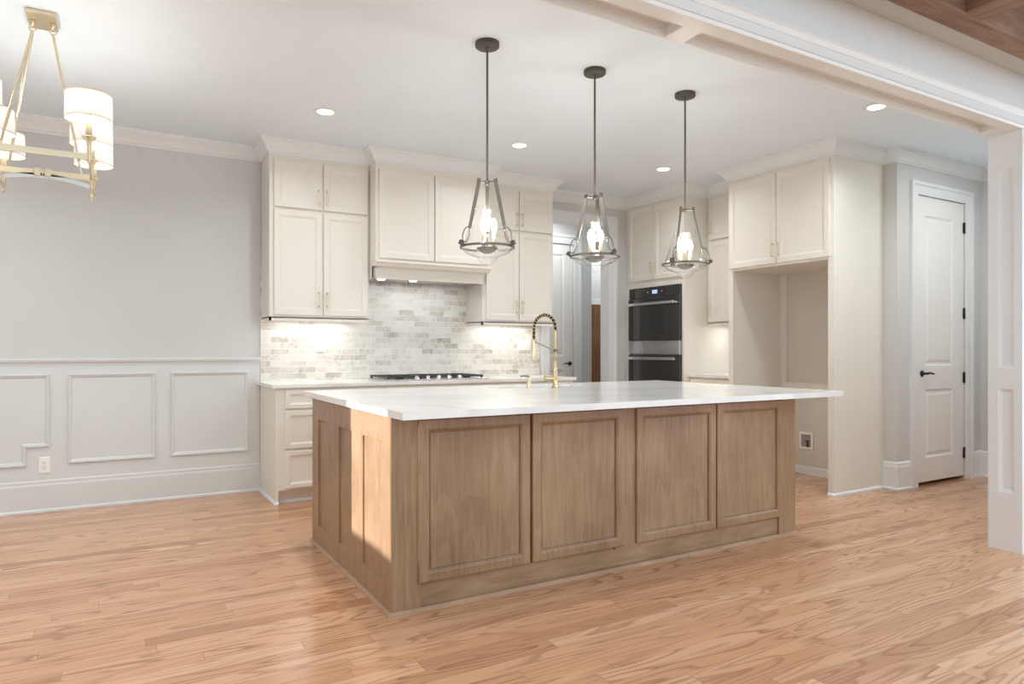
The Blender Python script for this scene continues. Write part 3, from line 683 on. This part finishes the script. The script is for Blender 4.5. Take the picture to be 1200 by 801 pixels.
# ------------------------------------------------------------------ lights
# recessed cans
def can(x, y, label, k=1.0):
    t = thing('recessed_light', label, 'ceiling light', (x, y, ZC), 'recessed ceiling lights')
    MB().lathe([(.052, 0), (.078, -.001), (.080, -.004), (.074, -.007), (.056, -.004), (.052, 0)], 32, cap=False).build('trim_ring', 'white_plastic', t)
    MB().lathe([(0, -.0035), (.054, -.0035), (.056, -.001), (0, -.001)], 32).build('lens', 'canglow', t)
    area_light('can_light', (0, 0, -.012), .11, .11, CAN_W*k, parent=t, spread=150, shape='DISK')
    return t
can(1.285, 4.81, 'round recessed light above the left end of the back counter, nearest the chandelier')
can(2.87, 4.80, 'round recessed light in the ceiling between the left and middle pendants')
can(4.40, 4.76, 'round recessed light in the ceiling between the middle and right pendants')
can(4.54, 2.80, 'round recessed light in the ceiling close to the white beam, by the hall', 1.7)
can(1.285, 2.90, 'added unseen recessed light in the kitchen ceiling beside the leftmost pendant, above the frame')  # added out of view to brighten the floor
can(-1.10, 4.80, 'added unseen recessed light in the ceiling left of the chandelier, near the back wall', 1.5)  # added unseen fill, boosted for the left side
can(-1.10, 2.90, 'added unseen recessed light in the ceiling left of the chandelier, near the beam', 2.2)  # added beyond the view; lifts floor and island end
# under-cabinet strips
def strip(label, x0, x1, y0, y1, z, wts, fx):
    c = ((x0+x1)/2, (y0+y1)/2, z); t = thing('under_cabinet_light', label, 'under cabinet light', c, 'under-cabinet light bars')
    MB().box(x0, x1, y0, y1, z-.010, z).build('housing', 'white_plastic', t, c)
    MB().box(x0+.01, x1-.01, y0+.006, y1-.006, z-.0125, z-.0095).build('diffuser', 'strip', t, c)
    area_light('strip_light', (0, 0, -.018), x1-x0-.02, y1-y0-.01, wts, parent=t, color=(1, .98, .95))
strip('slim light bar under the left wall cabinet, lighting the marble tile', 1.16, 1.80, 5.86, 5.90, 1.432, STRIP_W, 0)
strip('slim light bar under the right wall cabinet, lighting the marble tile', 3.06, 3.68, 5.86, 5.90, 1.432, STRIP_W, 0)
strip('slim light bar under the narrow cabinet beside the ovens', 5.50, 5.54, 4.60, 5.00, 1.448, STRIP_W, 0)

# pendants ------------------------------------------------
PZ = dict(hub=2.085, rim=1.955, ring=1.735)
def make_pendant():
    t = thing('pendant_light', 'pendant', 'pendant light', (0, 0, ZC), 'glass bell pendants over the island')
    z = lambda h: h-ZC
    MB().lathe([(0, -.026), (.062, -.026), (.066, -.022), (.066, 0), (0, 0)], 36).build('canopy', 'bronze', t)
    MB().lathe([(0, z(2.07)), (.0062, z(2.07)), (.0062, -.03), (.011, -.032), (.011, -.02), (0, -.02)], 14).build('rod', 'bronze', t)
    hub = MB().lathe([(0, z(2.075)), (.012, z(2.075)), (.012, z(2.10)), (0, z(2.10))], 16)
    arms = []
    for k in range(3):
        a = 2*pi*k/3; c, s = cos(a), sin(a)
        hub.tube([(0, 0, z(2.09)), (c*.056, s*.056, z(2.09))], .005, 8)
        P = lambda r, h: (c*r, s*r, z(h))
        am = MB().tube([P(.052, 2.105), P(.054, 2.08), P(.106, 1.84), P(.112, 1.832)], 0, flat=(.005, .010))
        am.v = [tuple(v) for v in am.v]
        am.lathe([(0, -.009), (.009, -.009), (.009, .009), (0, .009)], 10, P(.053, 2.095))
        am.build('arm', 'nickel', t)
        lk = MB(); pts = []
        for i in range(16):
            b = 2*pi*i/16; rr = .130+.020*cos(b)+.010*sin(b)*-1; hh = 1.795+.042*sin(b)
            pts.append(P(rr, hh))
        lk.tube(pts, .0035, 8, closed=True).build('link', 'nickel', t)
        MB().tube([P(.150, 1.752), P(.166, 1.757), P(.170, 1.750), P(.156, 1.742), P(.146, 1.734)], 0, flat=(.006, .012)).build('clip', 'bronze', t)
    hub.build('hub', 'nickel', t)
    rp = [(.143, -.006), (.150, -.006), (.150, .006), (.143, .006), (.143, -.006)]
    MB().lathe([(r, h+z(PZ['ring'])) for r, h in rp], 48, cap=False).build('ring', 'nickel', t)
    out = [(.066, 1.955), (.069, 1.952), (.078, 1.92), (.104, 1.83), (.126, 1.76), (.138, 1.744), (.142, 1.735), (.138, 1.724), (.118, 1.704), (.085, 1.690), (.060, 1.682), (.052, 1.674), (.047, 1.662), (.036, 1.655), (.030, 1.648), (.022, 1.642), (0, 1.640)]
    MB().lathe([(r, z(h)) for r, h in out], 48, cap=False).build('glass_bell', 'glass', t)
    MB().lathe([(0, z(1.700)), (.022, z(1.702)), (.045, z(1.716)), (.058, z(1.728)), (.058, z(1.732)), (0, z(1.732))], 28).build('candle_plate', 'nickel', t)
    for k in range(3):
        a = 2*pi*k/3+.5; cx_, cy_ = .038*cos(a), .038*sin(a)
        cdl = MB().lathe([(0, 0), (.0105, 0), (.0105, .075), (.006, .078), (0, .078)], 14, (cx_, cy_, z(1.732))).build('candle', 'ivory', t)
        MB().lathe([(0, 0), (.007, .002), (.008, .012), (.0155, .032), (.0165, .046), (.012, .066), (.005, .082), (0, .086)], 14, (cx_, cy_, z(1.808))).build('bulb', 'bulb', cdl)
    l = bpy.data.lights.new('pendant_glow', 'POINT'); l.energy = PEND_W; l.color = (1, .95, .87); l.shadow_soft_size = .03
    lo = bpy.data.objects.new('pendant_glow', l); COL.objects.link(lo); lo.parent = t; lo.location = (0, 0, z(1.865))
    return t
PY_ = 3.285
pend = make_pendant()
names = ['leftmost of the three glass bell pendants, in front of the hood cabinet doors', 'middle glass bell pendant, in front of the opening in the back wall', 'rightmost of the three glass bell pendants, in front of the oven cabinet']
va_ = [180, 164, 90]
for k, (px, lab, ang) in enumerate(zip((571.0, 697.0, 802.8), names, va_)):
    t = pend if k == 0 else copy_tree(pend)
    x = pxX(px, PY_); t['label'] = lab; t.location = (x, PY_, ZC)
    dirx, diry = -x, -PY_; base = math.atan2(diry, dirx)      # towards the viewpoint's side of the room
    t.rotation_euler.z = base+radians(ang)

# chandelier -----------------------------------------------
CHX, CHY = -.31, 4.17
t = thing('chandelier', 'long champagne gold six-shade chandelier hanging at the left', 'chandelier', (CHX, CHY, ZC))
zz = lambda h: h-ZC
MB().box(-.062, .062, -.10, .10, -.022, 0, .003).build('canopy', 'champ', t)
cl = MB()
for x in (-.043, .043):
    cl.lathe([(0, -.05), (.006, -.05), (.010, -.035), (.016, -.022), (0, -.022)], 14, (x, 0, 0))
    cl.tube([(x+.014*cos(a), 0, -.062+.014*sin(a)) for a in [2*pi*i/14 for i in range(14)]], .003, 6, closed=True)
cl.build('loop', 'champ', t)
SH = .21; SY = .45; BH = 2.07
for sx in (-1, 1):
    for sy in (-1, 1):
        MB().tube([(sx*.043, sy*.006, -.075), (sx*.16, sy*.18, zz(2.115))], .0065, 10).tube([(sx*.16, sy*.18, zz(2.125)), (sx*.205, sy*.20, zz(BH))], .004, 8).build('hanging_rod', 'champ', t)
for sx in (-1, 1):
    MB().tube([(sx*SH, -SY, zz(BH)), (sx*SH, SY, zz(BH))], 0, flat=(.013, .004)).build('side_rail', 'champ', t)
for y in (-SY, 0): MB().tube([(-SH, y, zz(BH)), (SH, y, zz(BH))], 0, flat=(.014, .004)).build('cross_band', 'champ', t)
for x in (-.022, .022): MB().box(x-.014, x+.014, -.016, .016, zz(BH-.02), zz(BH+.02), .003).build('clip', 'champ', t)
pts = [(SH*u, 0, zz(2.055-.035*u*u)) for u in [-1+i/8 for i in range(17)]]
MB().tube(pts, 0, flat=(.011, .004)).tube([(0, 0, zz(2.05)), (0, 0, zz(BH))], .005, 8).build('arched_band', 'chrome', t)
for sx in (-1, 1):
    for y in (-SY, 0, SY):
        c = (sx*SH, y, 0)
        pr = [(0, 2.035), (.004, 2.037), (.006, 2.045), (.009, 2.05), (.009, 2.12), (.012, 2.125), (.012, 2.14), (.028, 2.158), (.030, 2.164), (0, 2.164)]
        if y == 0: pr = [(0, 1.935), (.004, 1.938), (.008, 1.948), (.003, 1.958), (.003, 1.968), (.011, 1.978), (.004, 1.99), (.004, 2.01), (.014, 2.014), (.005, 2.03)]+pr[2:]
        MB().lathe([(r, zz(h)) for r, h in pr], 18, c).build('candle_post', 'champ', t)
        MB().lathe([(0, zz(2.164)), (.0135, zz(2.164)), (.0135, zz(2.265)), (0, zz(2.265))], 16, c).build('candle_sleeve', 'ivory', t)
        sh = MB().lathe([(.096, zz(2.24)), (.097, zz(2.24)), (.095, zz(2.36)), (.093, zz(2.36)), (.094, zz(2.242)), (.096, zz(2.24))], 40, c, cap=False).build('shade', 'shade', t)
        for h, r in ((2.241, .0965), (2.359, .0945)):
            MB().lathe([(r, zz(h)-.003), (r+.001, zz(h)-.003), (r+.001, zz(h)+.003), (r, zz(h)+.003)], 40, c, cap=False).build('shade_rim', 'ivory', sh)
        sp_ = MB().tube([(c[0]-.094, y, zz(2.345)), (c[0]+.094, y, zz(2.345))], .002, 6).tube([(c[0], y-.094, zz(2.345)), (c[0], y+.094, zz(2.345))], .002, 6)
        sp_.build('spider', 'champ', t)
        MB().lathe([(0, zz(2.265)), (.009, zz(2.267)), (.016, zz(2.29)), (.012, zz(2.315)), (0, zz(2.335))], 14, c).build('bulb', 'bulb', t)
        l = bpy.data.lights.new('shade_glow', 'POINT'); l.energy = CHAND_W; l.color = (1, .97, .92); l.shadow_soft_size = .02
        lo = bpy.data.objects.new('shade_glow', l); COL.objects.link(lo); lo.parent = t; lo.location = (c[0], c[1], zz(2.34))

# added fill lights without fixtures: passage, far room, hall
area_light('passage_fill', (4.6, 6.65, ZC-.02), .4, .4, 9)
area_light('far_room_fill', (6.2, 7.65, ZC-.02), .4, .4, 9)
area_light('hall_fill', (6.1, 2.35, ZC-.02), .5, .5, 13)
